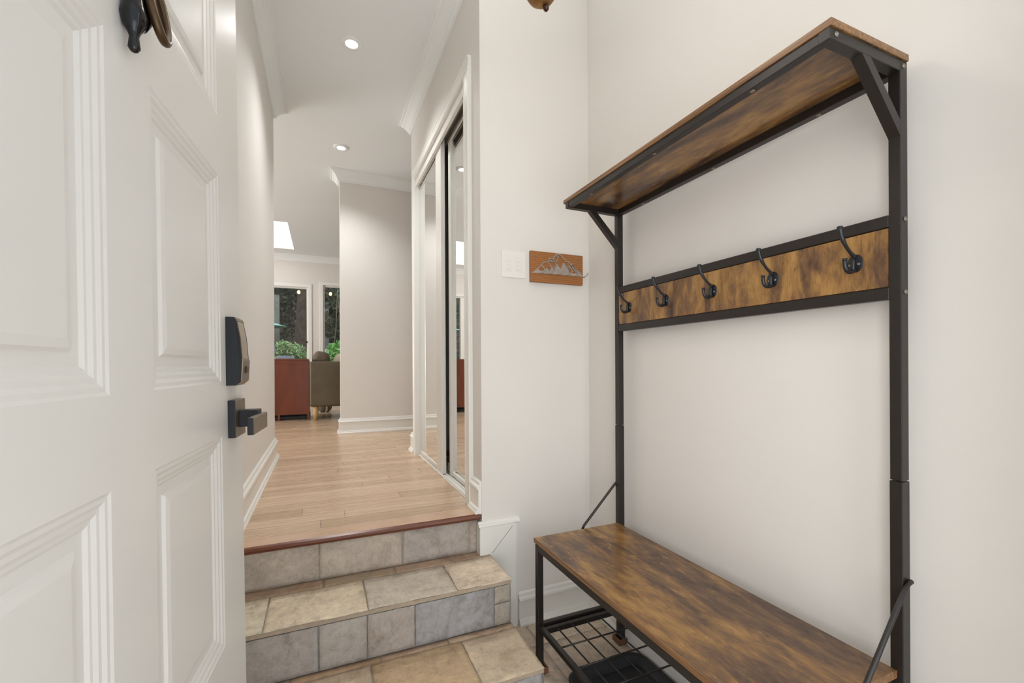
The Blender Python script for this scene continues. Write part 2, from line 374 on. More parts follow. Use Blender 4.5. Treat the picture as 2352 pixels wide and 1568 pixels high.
def tiles(bm, u0, u1, v0, v1, joints_u, joints_v, place, cols, gap=.0022, amp=.004, step=.012, seed=0, thick=.012, mi=0):
    """cleft tiles: place(u, v, h) -> world; one tile per cell, own colour"""
    lay = bm.loops.layers.float_color.get('tint') or bm.loops.layers.float_color.new('tint')
    us = [u0]+list(joints_u)+[u1]; vs = [v0]+list(joints_v)+[v1]; k = 0
    for i in range(len(us)-1):
        for j in range(len(vs)-1):
            a, c, d, e = us[i]+gap, us[i+1]-gap, vs[j]+gap, vs[j+1]-gap
            if c-a < .004 or e-d < .004: continue
            def cuts(L):
                m = max(2, int(L/step)); ee = min(.0014/L, .2); return [0, ee]+[ee+(1-2*ee)*i_/m for i_ in range(1, m)]+[1-ee, 1]
            cu, cv = cuts(c-a), cuts(e-d); nu, nv = len(cu)-1, len(cv)-1
            col = lin(cols[k % len(cols)]); k += 1; off = Vector((seed*3.1+k*7.7, 0, 0)); grid = []
            for p in range(nu+1):
                row = []
                for q in range(nv+1):
                    fu, fv = cu[p], cv[q]; u, v = a+(c-a)*fu, d+(e-d)*fv
                    h = amp*(noise.noise(Vector((u*7, v*11, 0))+off)+.45*noise.noise(Vector((u*26, v*30, 3))+off)+.25*noise.noise(Vector((u*70, v*70, 5))+off))
                    ed = min(fu*(c-a), (1-fu)*(c-a), fv*(e-d), (1-fv)*(e-d))
                    if ed < 1e-6:
                        h = -thick*.42
                        u += .0022*noise.noise(Vector((v*40, u*40, 9))+off); v += .0022*noise.noise(Vector((u*40, v*40, 19))+off)
                    row.append(bm.verts.new(place(u, v, h)))
                grid.append(row)
            # rim down
            for p in range(nu):
                for q in range(nv):
                    f = bm.faces.new((grid[p][q], grid[p+1][q], grid[p+1][q+1], grid[p][q+1])); f.smooth = True; f.material_index = mi
                    for lp in f.loops: lp[lay] = col
def paint(bm, col):
    lay = bm.loops.layers.float_color.get('tint') or bm.loops.layers.float_color.new('tint')
    for f in bm.faces:
        for lp in f.loops: lp[lay] = lin(col)

_TAN = [(176, 150, 122), (196, 172, 140), (182, 156, 126), (204, 184, 152)]
b = newbm(); paint_base = box(b, XL, XR, -1.5, YB, -.1, -.004, mi=1); paint(b, (150, 136, 120))
tiles(b, XL, XR, .15, YB, [.07, .46, .85], [.50, .89, 1.28, 1.67], lambda u, v, h: (u, v, h*.5-.001), [(232, 216, 196), (226, 208, 188), (234, 218, 198), (222, 204, 184), (230, 212, 190)], amp=.003, step=.02)
struct('floor', b, ['stone', 'grout'])

# stone steps
T1, T2 = .352, .176; XS = .683
st = thing('stone_steps', 'stone tiled steps climbing from the entry floor to the wooden landing', 'stairs', (.18, 1.6, 0))
G = .006
def mkstep(name, core, fn, m=('stone', 'grout', 'grout_grey'), label=None):
    bm = newbm()
    box(bm, *core, mi=1); paint(bm, (150, 136, 120)); fn(bm); o = obj(name, bm, list(m), st, fix=False)
    if label: o['label'] = label
    return o
cr = [(186, 164, 132), (222, 206, 172), (202, 186, 160), (212, 192, 158)]
def f(bm):
    tiles(bm, XL, .60, T1, .500, [-.015, .306], [], lambda u, v, h: (u, 1.8855-h*.6-.006, v), [(204, 192, 179), (210, 198, 184), (194, 186, 178)], amp=.003, seed=1)
    tiles(bm, .60, XH-.002, T1, .500, [], [], lambda u, v, h: (u, 1.8855-h*.6-.006, v), [(198, 186, 176)], amp=.002, seed=2)
mkstep('riser', (XL, XH, 1.884, 1.93, T1-.02, .505), f)
def f(bm):
    tiles(bm, XL, XS, 1.815, 1.885, [.0, .27], [], lambda u, v, h: (u, v, T1+h), [(190, 164, 138), (184, 164, 138), (196, 168, 144)], amp=.002, seed=3)
    tiles(bm, XL, XS, 1.583, 1.815, [-.178, .142, .462], [], lambda u, v, h: (u, v+.004*noise.noise(Vector((u*9, v*3, 1))), T1+h*.6), [(234, 222, 196), (234, 218, 190), (214, 202, 184), (232, 214, 190)], amp=.0045, seed=4)
mkstep('tread', (XL, XS-.003, 1.589, 1.93, T1-.02, T1-.0055), f)
def f(bm):
    tiles(bm, XL, .608, T2, T1-.022, [-.016, .139, .303], [], lambda u, v, h: (u, 1.5945-h*.5-.004, v), [(184, 177, 170), (188, 181, 173), (192, 183, 174), (180, 179, 180)], amp=.003, seed=5)
    tiles(bm, .608, XS-.006, T2, T1-.022, [], [T2+.085], lambda u, v, h: (u, 1.5945-h*.5-.004, v), [(184, 176, 164), (188, 180, 166)], amp=.004, seed=6)
mkstep('riser', (XL, XS-.003, 1.597, 1.64, T2-.02, T1-.02), f, m=('stone', 'grout_grey', 'grout_grey'))
def f(bm):
    tiles(bm, XL, XS, 1.56, 1.595, [-.1, .18, .42], [], lambda u, v, h: (u, v, T2+h), [(200, 172, 146), (194, 164, 132), (196, 168, 142), (202, 176, 150)], amp=.002, seed=7)
    tiles(bm, XL, XS, 1.308, 1.56, [-.17, .145, .464], [], lambda u, v, h: (u, v+.004*noise.noise(Vector((u*9, v*3, 7))), T2+h*.6), [(222, 204, 176), (222, 202, 174), (212, 184, 148), (222, 202, 174)], amp=.005, seed=8)
mkstep('tread', (XL, XS-.003, 1.314, 1.64, T2-.02, T2-.0055), f)
def f(bm):
    tiles(bm, XL, XS-.006, 0.0, T2-.022, [-.01, .30, .56], [], lambda u, v, h: (u, 1.32-h-.004, v), [(170, 166, 164), (162, 158, 158), (182, 180, 180), (176, 174, 174)], amp=.003, seed=9)
mkstep('riser', (XL, XS-.003, 1.326, 1.36, .0, T2-.02), f, m=('stone', 'grout_grey', 'grout_grey'))
def f(bm):
    tiles(bm, 1.32, 1.84, 0.0, T2-.02, [1.595], [], lambda u, v, h: (XS-.003+h+.004, u, v), [(170, 166, 160), (160, 156, 150)], amp=.003, seed=11)
    tiles(bm, 1.60, 1.84, T2, T1-.02, [], [], lambda u, v, h: (XS-.003+h+.004, u, v), [(164, 158, 150)], amp=.003, seed=12)
mkstep('side_cladding', (.60, XS-.003, 1.62, YB-.018, .0, T1-.021), f, m=('stone', 'grout_grey', 'grout_grey'))
b = newbm()
prof = [(1.945, .504), (1.85, .504), (1.842, .508), (1.838, .517), (1.842, .526), (1.852, .5305), (1.93, .5305), (1.945, .5295)]
prism(b, prof, XL, XH-.008, plane='yz'); 
bmesh.ops.recalc_face_normals(b, faces=b.faces[:])
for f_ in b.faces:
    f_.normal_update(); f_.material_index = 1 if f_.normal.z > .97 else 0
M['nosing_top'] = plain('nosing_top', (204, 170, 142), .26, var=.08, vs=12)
obj('nosing', b, ['nosing', 'nosing_top'], st)['label'] = 'red-brown wooden nosing along the landing edge'

# mouldings
CR = [(0, -.10), (.010, -.10), (.012, -.088), (.020, -.084), (.024, -.072), (.045, -.040), (.062, -.026), (.066, -.016), (.078, -.014), (.080, -.004), (.090, -.004), (.090, 0), (0, 0)]
BB = [(0, 0), (.030, 0), (.030, .009), (.026, .013), (.022, .024), (.016, .028), (.015, .032), (.015, .108), (.021, .112), (.019, .121), (.011, .128), (.009, .140), (0, .146)]
def crown(name, path, left=True):
    b = newbm(); sweep(b, path, CR, left=left, z0=ZC); return struct(name, b, 'trim_c')
M['trim_c'] = plain('ceiling_trim_paint', (240, 243, 243), .35, var=.01, vs=3)
crown('trim_1', [(-4.5, 3.62), (XL, 3.62), (XL, .15)], left=True)
crown('trim_2', [(XH, YB), (XH, YE), (3.0, YE)], left=True)
crown('trim_3', [(3.0, YF), (XC, YF), (XC, YF+.13), (3.0, YF+.13)], left=True)
crown('trim_4', [(XR, .15), (XR, YB), (XH, YB)], left=True)
crown('trim_5', [(3.0, YW), (-4.5, YW)], left=True)
def basebd(name, path, z, left=True):
    b = newbm(); sweep(b, path, BB, left=left, z0=z); return struct(name, b, 'trim')
basebd('baseboard_left', [(-4.5, 3.62), (XL, 3.62), (XL, 1.90)], ZL)
basebd('baseboard_far', [(3.0, YF), (XC, YF), (XC, YF+.13), (3.0, YF+.13)], ZL)
basebd('baseboard_hall_near', [(XH, YB+.004), (XH, 1.965)], ZL)
basebd('baseboard_hall_end', [(XH, 3.345), (XH, YE), (3.0, YE)], ZL)
basebd('baseboard_back', [(XR, .15), (XR, YB), (.822, YB)], 0)
basebd('baseboard_window', [(3.0, YW), (-4.5, YW)], ZL)
# stepped board round the steps
b = newbm()
box(b, .634, .812, YB-.016, YB+.03, 0.0, .482)
capp = [(0, 0), (.016, 0), (.022, .004), (.020, .012), (.012, .016), (.009, .022), (0, .024)]
vp = [(YB-o, .474+z) for o, z in capp]; prism(b, vp, .628, .826, plane='yz')
hp = [(.804+z*.9, YB-o) for o, z in capp]
prism(b, hp, .14, .474, plane='xy')
box(b, .6355, .655, YB+.0301, YB+.0385, .352, .482)
struct('trim_6', b, 'trim')
# fine mitre line in the stepped board
b = newbm(); bar(b, (.692, YB-.0163, .356), (.790, YB-.0163, .462), .0016, .0016, up=(0, 1, 0)); struct('trim_7', b, 'track')

# closet opening: casing, fascia, tracks, mirror doors
b = newbm()
cs = [(0, 0), (0, .016), (.006, .021), (.016, .018), (.052, .016), (.060, .020), (.068, .020), (.070, .016), (.070, 0)]
def casing_v(bm, y0, sgn, z0, z1):   # y0 = opening edge, sgn = away from the opening
    prism(bm, [(XH-o, y0+sgn*u) for u, o in cs], z0, z1, plane='xy')
casing_v(b, 2.035, -1, ZL, 2.578); casing_v(b, 3.27, 1, ZL, 2.578)
prism(b, [(XH-o, 2.578+u) for u, o in cs], 1.965, 3.34, plane='xz')
# jambs
box(b, XH-.004, XH+.11, 2.030, 2.036, ZL, 2.58); box(b, XH-.004, XH+.11, 3.268, 3.274, ZL, 2.58); box(b, XH, XH+.11, 2.03, 3.274, 2.575, 2.605)
box(b, XH-.004, XH+.012, 2.036, 3.268, 2.525, 2.60)
struct('trim_8', b, 'trim')
b = newbm()
for x0 in (XH+.008, XH+.036, XH+.064, XH+.088): box(b, x0, x0+.004, 2.04, 3.266, ZL+.002, ZL+.012, mi=0)
box(b, XH+.003, XH+.094, 2.04, 3.266, ZL+.0005, ZL+.004, mi=0)
struct('trim_9', b, 'alu')
b = newbm(); box(b, XH+.014, XH+.10, 2.04, 3.266, 2.565, 2.575)
for x0 in (XH+.014, XH+.046, XH+.088): box(b, x0, x0+.006, 2.04, 3.266, 2.530, 2.566)
struct('trim_10', b, 'track')
def mdoor(n, xf, y0, y1, s0, s1, label):
    t = thing('door_%d' % n, label, 'closet door', (xf, (y0+y1)/2, ZL), kind='structure')
    zb, zt = ZL+.008, 2.56
    b = newbm()
    for a, w_ in ((y0, s0), (y1-s1, s1)):
        rbox(b, xf-.004, xf+.022, a, a+w_, zb, zt, .0018, 2)
    rbox(b, xf-.002, xf+.020, y0+s0-.002, y1-s1+.002, zb, zb+.028, .003, 1)
    rbox(b, xf-.002, xf+.020, y0+s0-.002, y1-s1+.002, zt-.03, zt, .003, 1)
    obj('frame', b, 'alu', t)
    b = newbm(); box(b, xf+.004, xf+.008, y0+s0-.004, y1-s1+.004, zb+.026, zt-.028); obj('mirror', b, 'mirror', t)['label'] = 'full-height mirror panel'
    b = newbm(); box(b, xf+.018, xf+.0215, y0+.01, y1-.01, zb, zt-.01); obj('back_panel', b, 'inside', t)
mdoor(2, XH+.017, 2.600, 3.268, .13, .006, 'farther sliding mirror door of the hall closet, framed in white')
mdoor(3, XH+.056, 2.040, 2.574, .03, .048, 'nearer sliding mirror door of the hall closet, set behind the other one')
b = newbm(); rbox(b, XH+.049, XH+.053, 2.585, 2.612, ZL+.03, ZL+.075, .001, 1); o = obj('roller_bracket', b, 'track'); tag(o, 'small grey roller bracket at the bottom gap between the mirror doors', 'bracket')

b = newbm(); box(b, .80, 1.14, .07, .076, .30, 2.2); struct('window_4', b, 'glass')  # unseen sidelight pane, added to let fill light into the entry
# garden windows
def window(n, x0, x1, z0, z1, mull=(), label=None):
    t = bpy.data.objects.new('window_%d' % n, None); C.objects.link(t); t.location = ((x0+x1)/2, YW, z0); t['kind'] = 'structure'
    b = newbm()
    c = .055
    for a in ((x0-c, x0+.004, z0-c, z1+c), (x1-.004, x1+c, z0-c, z1+c)): rbox(b, a[0], a[1], YW-.016, YW, a[2], a[3], .003, 1)
    rbox(b, x0, x1, YW-.016, YW, z1-.004, z1+c, .003, 1); rbox(b, x0, x1, YW-.016, YW, z0-c, z0+.004, .003, 1)
    obj('casing', b, 'trim', t)
    b = newbm(); w = .030
    for a in ((x0, x0+w, z0, z1), (x1-w, x1, z0, z1), (x0+w, x1-w, z1-w, z1), (x0+w, x1-w, z0, z0+w)): box(b, a[0], a[1], YW+.02, YW+.09, a[2], a[3])
    for m in mull: box(b, m-.05, m+.05, YW+.015, YW+.095, z0+w, z1-w)
    obj('frame', b, 'trim', t)
    b = newbm(); box(b, x0+w, x1-w, YW+.05, YW+.056, z0+w, z1-w); obj('pane', b, 'glass', t)
    return t
w1 = window(1, *WA, mull=(-1.16,))
b = newbm(); rbox(b, -.262, -.232, YW-.01, YW+.02, 1.60, 1.625, .003, 1); obj('latch', b, 'gap', w1)
window(2, *WB)

# downlights
def downlight(x, y, label):
    t = thing('recessed_downlight', label, 'ceiling light', (x, y, ZC), group='recessed lights in the hall ceiling')
    b = newbm(); lathe(b, [(.032, -.001), (.032, -.004), (.036, -.010), (.045, -.011), (.062, -.004), (.064, 0), (.060, .002)], (x, y, ZC), 40)
    fs = [f for f in b.faces if len(f.verts) > 4]; bmesh.ops.delete(b, geom=fs, context='FACES'); obj('trim_ring', b, 'trim_c', t)
    b = newbm(); lathe(b, [(0, -.0045), (.026, -.0050), (.031, -.002), (.031, .0)], (x, y, ZC), 32); obj('lens', b, 'lamp', t)
    l = bpy.data.lights.new('downlight_beam', 'SPOT'); l.energy = 60; l.spot_size = math.radians(126); l.spot_blend = 1.0; l.shadow_soft_size = .05; l.color = (.98, .99, 1)
    lo = bpy.data.objects.new('downlight_beam', l); C.objects.link(lo); lo.location = (x, y, ZC-.02)
downlight(.168, 2.75, 'round recessed light nearer the camera in the hall ceiling')
downlight(.160, 4.10, 'round recessed light farther down the hall ceiling')

# ---------------------------------------------------------------- front door (open inwards, hinged at the left)
al = math.radians(4.75)
dr = thing('door_1', 'open white panelled front door with bronze lever handle and keypad lock', 'front door', (-.1436, 1.062, 0), kind='structure')
# local axes: x = out of the visible face, y = along the door towards its free edge
dr.rotation_euler = (0, math.radians(-.55), -al)
DW, DT, Z0D, Z1D = .915, .045, .045, 2.18
def pan_cols(): return [(-.401, -.136), (-.765, -.500)]
rows = [(.215, .590), (.690, 1.066), (1.162, 1.533), (1.640, 2.010)]
b = newbm()
ys = [-DW]; cols = sorted(pan_cols())
ycuts = [-DW, cols[0][0], cols[0][1], cols[1][0], cols[1][1], 0.0]
zcuts = [Z0D] + [z for r in rows for z in r] + [Z1D]
def quad(bm, pts):
    return bm.faces.new([bm.verts.new(p) for p in pts])
def ring(bm, a, c, sm=False):
    """a, c : (y0,y1,z0,z1,x)"""
    A = [(a[4], a[0], a[2]), (a[4], a[1], a[2]), (a[4], a[1], a[3]), (a[4], a[0], a[3])]
    B = [(c[4], c[0], c[2]), (c[4], c[1], c[2]), (c[4], c[1], c[3]), (c[4], c[0], c[3])]
    for i in range(4): quad(bm, [A[i], A[(i+1) % 4], B[(i+1) % 4], B[i]])
pp = [(0, 0), (.0035, -.0016), (.008, -.0018), (.0125, -.0042), (.017, -.0045), (.0215, -.0070), (.025, -.0074), (.029, -.0100), (.042, -.0104), (.0455, -.0070), (.054, -.0055)]
for i in range(5):
    for j in range(len(zcuts)-1):
        y0, y1, z0, z1 = ycuts[i], ycuts[i+1], zcuts[j], zcuts[j+1]
        if i in (1, 3) and j % 2 == 1:
            for (o0, d0), (o1, d1) in zip(pp, pp[1:]): ring(b, (y0+o0, y1-o0, z0+o0, z1-o0, d0), (y0+o1, y1-o1, z0+o1, z1-o1, d1))
            o, d = pp[-1]; quad(b, [(d, y0+o, z0+o), (d, y1-o, z0+o), (d, y1-o, z1-o), (d, y0+o, z1-o)])
        else: quad(b, [(0, y0, z0), (0, y1, z0), (0, y1, z1), (0, y0, z1)])
x = -DT
quad(b, [(x, -DW, Z0D), (x, -DW, Z1D), (x, 0, Z1D), (x, 0, Z0D)])
quad(b, [(0, 0, Z0D), (x, 0, Z0D), (x, 0, Z1D), (0, 0, Z1D)]); quad(b, [(0, -DW, Z0D), (x, -DW, Z0D), (x, -DW, Z1D), (0, -DW, Z1D)])
quad(b, [(0, -DW, Z1D), (0, 0, Z1D), (x, 0, Z1D), (x, -DW, Z1D)]); quad(b, [(0, -DW, Z0D), (0, 0, Z0D), (x, 0, Z0D), (x, -DW, Z0D)])
bmesh.ops.remove_doubles(b, verts=b.verts[:], dist=.00002)
obj('door_leaf', b, 'door', dr, local=True)
# keypad lock: faceted body, raised cover, keyhole
kp = None
b = newbm()
def loft(bm, secs, mi=0):
    """secs: list of (z, [(x,y)...]) cross-sections"""
    rs = [[bm.verts.new((p[0], p[1], z)) for p in ps] for z, ps in secs]; n = len(rs[0])
    for a, c in zip(rs, rs[1:]):
        for k in range(n):
            f = bm.faces.new((a[k], a[(k+1) % n], c[(k+1) % n], c[k])); f.material_index = mi
    for r_ in (rs[0], rs[-1]): bm.faces.new(r_)
def sec(x, ya, yb, ch): return [(0, ya), (x-ch, ya), (x, ya+ch), (x, yb-ch), (x-ch, yb), (0, yb)]
loft(b, [(1.155, sec(.015, -.108, -.048, .001)), (1.162, sec(.0235, -.108, -.048, .002)), (1.200, sec(.0255, -.108, -.048, .003)), (1.245, sec(.0225, -.108, -.048, .003)), (1.279, sec(.0165, -.107, -.049, .002)), (1.283, sec(.014, -.106, -.050, .002))])
kp = obj('keypad_lock', b, 'dark_reflect', dr, local=True); kp['label'] = 'keypad deadbolt with a bronze front, sides coloured as dark reflection'
b = newbm()
loft(b, [(1.156, [(.014, -.1055), (.0170, -.1045), (.0170, -.0515), (.014, -.0505)]), (1.163, [(.022, -.1055), (.0250, -.1040), (.0250, -.052), (.022, -.0505)]), (1.2015, [(.022, -.1055), (.0275, -.103), (.0275, -.053), (.022, -.0505)]), (1.2055, [(.020, -.1055), (.0262, -.103), (.0262, -.053), (.020, -.0505)])])
loft(b, [(1.276, [(.012, -.105), (.0185, -.104), (.0185, -.052), (.012, -.051)]), (1.282, [(.012, -.105), (.0158, -.104), (.0158, -.052), (.012, -.051)])])
obj('front_plate', b, 'bronze', kp, local=True)
b = newbm(); loft(b, [(1.2055, [(.020, -.0985), (.0262, -.0985), (.0262, -.0605), (.020, -.0605)]), (1.244, [(.018, -.0985), (.0235, -.0985), (.0235, -.0605), (.018, -.0605)]), (1.2755, [(.012, -.0985), (.0182, -.0985), (.0182, -.0605), (.012, -.0605)])])
obj('keypad_cover', b, 'keypanel', kp, local=True)['label'] = 'pale sloping cover over the keys'
b = newbm(); lathe(b, [(0, .0272), (.0068, .0276), (.0082, .0292), (.0075, .0292), (.0062, .0280), (0, .0280)], (0, -.077, 1.184), 24, axis='x'); box(b, .0279, .0284, -.0778, -.0762, 1.180, 1.188, mi=1)
obj('keyhole', b, ['bronze', 'socket'], kp, local=True)
# lever handle
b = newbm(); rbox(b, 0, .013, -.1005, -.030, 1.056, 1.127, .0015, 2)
def platef(bm):  # near faces get the dark colour in place of a dark reflection
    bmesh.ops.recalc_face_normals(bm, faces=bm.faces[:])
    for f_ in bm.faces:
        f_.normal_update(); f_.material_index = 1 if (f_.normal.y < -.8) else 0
platef(b); lv = obj('lever_handle', b, ['bronze', 'dark_reflect'], dr, local=True)
lv['label'] = 'square bronze lever handle, near sides darkened like a reflection'
b = newbm(); rbox(b, .012, .046, -.0800, -.048, 1.074, 1.106, .002, 2); obj('neck', b, 'dark_reflect', lv, local=True)
b = newbm(); rbox(b, .0435, .0545, -.156, -.040, 1.067, 1.098, .002, 2); platef(b); obj('lever', b, ['bronze', 'dark_reflect'], lv, local=True)
b = newbm(); lathe(b, [(0, .0525), (.0078, .0525), (.0088, .0545), (.0072, .0545), (.0068, .0535), (0, .0535)], (0, -.054, 1.0865), 24, axis='x'); box(b, .0534, .0540, -.0550, -.0530, 1.082, 1.091, mi=1)
obj('key_cylinder', b, ['bronze', 'socket'], lv, local=True)
# knocker: cast body with a swinging ring
b = newbm()
kz = [(1.76, .008), (1.70, .010), (1.64, .011), (1.60, .0098), (1.592, .009), (1.583, .0105), (1.572, .0125), (1.562, .0100), (1.555, .0060), (1.550, .0043), (1.545, .0050), (1.538, .0057), (1.5345, .0035), (1.533, .001)]
tube(b, [(.010, -.462, z) for z, r in kz], [r for z, r in kz], 20)
tube(b, [(.012, -.458, 1.625), (.018, -.448, 1.612), (.018, -.440, 1.600)], [.008, .0085, .004], 12)
tube(b, [(.010, -.462, 1.60), (.014, -.450, 1.590), (.016, -.446, 1.578), (.013, -.450, 1.568), (.011, -.457, 1.562)], [.006, .0065, .005, .0045, .003], 12)
kn = obj('door_knocker', b, 'hookb', dr, local=True) if 'hookb' in M else obj('door_knocker', b, 'gloss_black', dr, local=True)
kn['label'] = 'black cast knocker with a bronze-edged ring'
b = newbm()
rp = [(.030+.022*math.sin(a), -.425+.038*math.cos(a)*1.0, 1.655+.055*math.sin(a)*1.0) for a in [2*PI*k/40 for k in range(41)]]
rp = [(.022-.006*math.sin(a), -.436+.021*math.cos(a), 1.604+.036*math.sin(a)) for a in [2*PI*k/40 for k in range(41)]]
tube(b, rp, .0050, 10, cap=False); o = obj('ring', b, 'ringmetal', kn, local=True)

# ---------------------------------------------------------------- hall tree
PX0, PX1 = 1.160, 1.187                    # back posts
YR0, YR1, YL0, YL1 = .540, .563, 1.537, 1.560
ht = thing('hall_tree', 'tall rustic wood and black metal coat rack with bench against the right wall', 'coat rack', (.97, 1.05, 0))
for (a, c) in ((YR0, YR1), (YL0, YL1)):
    b = newbm(); rbox(b, PX0, PX1, a, c, .932, 1.853, .0018, 2); obj('upright_post', b, 'blackmetal', ht)
    b = newbm(); rbox(b, PX0-.0008, PX1+.0008, a-.0006, c+.0006, .02 if a > 1 else .02, .930, .0018, 2); obj('rear_leg', b, 'blackmetal', ht)
for a, c in ((.562, .585), (1.515, 1.538)):
    b = newbm(); rbox(b, .760, .784, a, c, .02, .494, .0018, 2); obj('front_leg', b, 'blackmetal', ht)
    b = newbm(); rbox(b, .784, PX0, a+.001, c-.001, .472, .494, .0015, 1); obj('side_rail', b, 'blackmetal', ht)
    b = newbm(); rbox(b, .784, PX0, a+.001, c-.001, .165, .187, .0015, 1); obj('side_rail', b, 'blackmetal', ht)
b = newbm(); rbox(b, .760, .782, .585, 1.515, .470, .496, .0015, 1); obj('bench_rail', b, 'blackmetal', ht)
b = newbm(); rbox(b, 1.136, 1.158, .585, 1.515, .470, .496, .0015, 1); obj('bench_rail', b, 'blackmetal', ht)
# seat board
def board(name, x0, x1, y0, y1, z0, z1, topm, parent, label=None):
    b = newbm(); box(b, x0, x1, y0, y1, z0, z1)
    bmesh.ops.bevel(b, geom=b.edges[:], offset=.0012, segments=1, affect='EDGES')
    for f_ in b.faces:
        f_.normal_update(); f_.material_index = 0 if abs(f_.normal.z) > .9 else 1
    o = obj(name, b, [topm, 'edge'], parent)
    if label: o['label'] = label
    return o
board('seat_board', .757, 1.159, .550, 1.545, .497, .515, 'rust_bench', ht, 'dark rustic wood seat with golden streaks')
board('shelf_board', .915, 1.186, .536, 1.574, 1.853, 1.868, 'rust_shelf', ht, 'rustic wood top shelf')
# shelf frame
b = newbm(); rbox(b, .919, .941, .560, 1.540, 1.831, 1.853, .0012, 1); obj('shelf_rail', b, 'blackmetal', ht)
b = newbm(); rbox(b, 1.162, 1.185, .563, 1.537, 1.829, 1.853, .0012, 1); obj('shelf_rail', b, 'blackmetal', ht)
for a, c in ((YR0, YR1), (YL0, YL1)):
    b = newbm(); rbox(b, .917, PX0, a, c, 1.829, 1.8528, .0012, 1); obj('shelf_arm', b, 'blackmetal', ht)
    b = newbm()
    prism(b, [(1.022, 1.830), (1.052, 1.830), (1.1615, 1.7205), (1.1615, 1.686)], a+.0005, c-.0005, plane='xz'); obj('brace', b, 'blackmetal', ht)
# hook rail
b = newbm(); rbox(b, PX0, PX0+.022, YR1, YL0, 1.494, 1.521, .0015, 1); obj('hook_rail', b, 'blackmetal', ht)
b = newbm(); rbox(b, PX0, PX0+.022, YR1, YL0, 1.333, 1.360, .0015, 1); obj('hook_rail', b, 'blackmetal', ht)
b = newbm(); rbox(b, PX0+.002, PX0+.016, YR1+.0015, YL0-.0015, 1.3615, 1.4925, .0008, 1); obj('hook_board', b, 'rust_panel', ht)['label'] = 'golden rustic board carrying five hooks'
def screw(name, c, axis, sgn, r, parent):
    b = newbm()
    lathe(b, [(0, 0), (r, 0), (r*.98, .0012*1), (r*.75, .0024), (r*.5, .0026), (r*.42, .0010), (0, .0010)], (0, 0, 0), 18, axis=axis)
    for v in b.verts:
        i = 'xyz'.index(axis); v.co[i] *= sgn; v.co += Vector(c)
    return obj(name, b, 'screw', parent)
xb = PX0+.002
def coat_hook(y):
    b = newbm()
    # round back plate, slightly folded along its middle
    n = 30; cz = 1.427; ctr = b.verts.new((xb-.005, y, cz)); rim = []; mid = []
    for k in range(n):
        a = 2*PI*k/n; rim.append(b.verts.new((xb, y+.0175*math.cos(a), cz+.0215*math.sin(a))))
        mid.append(b.verts.new((xb-.003, y+.0160*math.cos(a), cz+.0200*math.sin(a))))
    for k in range(n):
        f_ = b.faces.new((rim[k], rim[(k+1) % n], mid[(k+1) % n], mid[k])); f_ = b.faces.new((mid[k], mid[(k+1) % n], ctr))
    b.faces.new(rim[::-1])
    # upper arm
    def bez(p, n=16):
        out = []
        for i in range(n+1):
            t = i/n; q = [Vector(v) for v in p]
            while len(q) > 1: q = [q[j].lerp(q[j+1], t) for j in range(len(q)-1)]
            out.append(q[0])
        return out
    pu = bez([(xb-.003, y, 1.442), (xb-.020, y, 1.452), (xb-.052, y, 1.470), (xb-.058, y, 1.505)])
    ru = [.0052-.0016*math.sin(PI*min(1, i/12)) if i < 13 else .0036+.0006*(i-12) for i in range(17)]
    tube(b, pu, ru, 12); lathe(b, [(0, 1.509), (.0052, 1.5085), (.0066, 1.506), (.0058, 1.503), (0, 1.502)], (pu[-1].x, y, 0), 14)
    # middle rib and lower hook
    tube(b, [(xb-.004, y, 1.444), (xb-.008, y, 1.430), (xb-.009, y, 1.418), (xb-.010, y, 1.410)], [.0035, .0042, .0045, .005], 10)
    pl = bez([(xb-.006, y, 1.412), (xb-.012, y, 1.404), (xb-.045, y, 1.398), (xb-.040, y, 1.432)])
    tube(b, pl, [.0058-.0014*i/16 for i in range(17)], 12)
    e = pl[-1]; lathe(b, [(0, -.002), (.0045, -.001), (.0056, .001), (.0050, .0035), (0, .0045)], (e.x, e.y, e.z), 14)
    h = obj('coat_hook', b, 'hook', ht)
    for s in (-1, 1):
        screw('screw', (xb-.0032, y+s*.0095, 1.424), 'x', -1, .0032, h)
    return h
h0 = coat_hook(.631)
for y in (.838, 1.045, 1.257, 1.467):
    c = h0.copy(); C.objects.link(c); c.location.y += y-.631
    for ch in list(h0.children):
        d = ch.copy(); C.objects.link(d); d.parent = c
# bolts
for z in (1.507, 1.347): screw('bolt', (1.1755, YR0, z), 'y', -1, .0056, ht)
screw('bolt', (.936, YR0, 1.841), 'y', -1, .0056, ht); screw('bolt', (1.172, YR0, 1.841), 'y', -1, .0056, ht)
for y in (.719, 1.050, 1.390):
    screw('bolt', (.930, y, 1.831), 'z', -1, .0058, ht); screw('bolt', (1.173, y, 1.829), 'z', -1, .0058, ht)
# thin diagonal stays
for y, zt in ((1.5625, .676), (.535, .700)):
    b = newbm(); ys_ = y
    tube(b, [(1.182, ys_, zt+.012), (1.170, ys_, zt+.010), (1.155, ys_, zt-.002), (1.00, ys_, .520), (.992, ys_, .505)], .0052, 12); obj('stay_rod', b, 'blackmetal', ht)
# wire shoe rack
b = newbm()
rbox(b, .762, .780, .585, 1.515, .166, .186, .0015, 1); rbox(b, 1.140, 1.158, .585, 1.515, .166, .186, .0015, 1)
rbox(b, .780, 1.140, 1.488, 1.506, .160, .180, .0015, 1); rbox(b, .780, 1.140, .594, .612, .160, .180, .0015, 1)
obj('shoe_rack_frame', b, 'blackmetal', ht)
b = newbm()
for x in (.829, .893, .957, 1.021, 1.085): tube(b, [(x, .60, .176), (x, 1.495, .176)], .0030, 8)
for k in range(8): y = 1.372-.114*k; tube(b, [(.776, y, .179), (1.145, y, .179)], .0030, 8)
obj('wire_grid', b, 'blackmetal', ht)

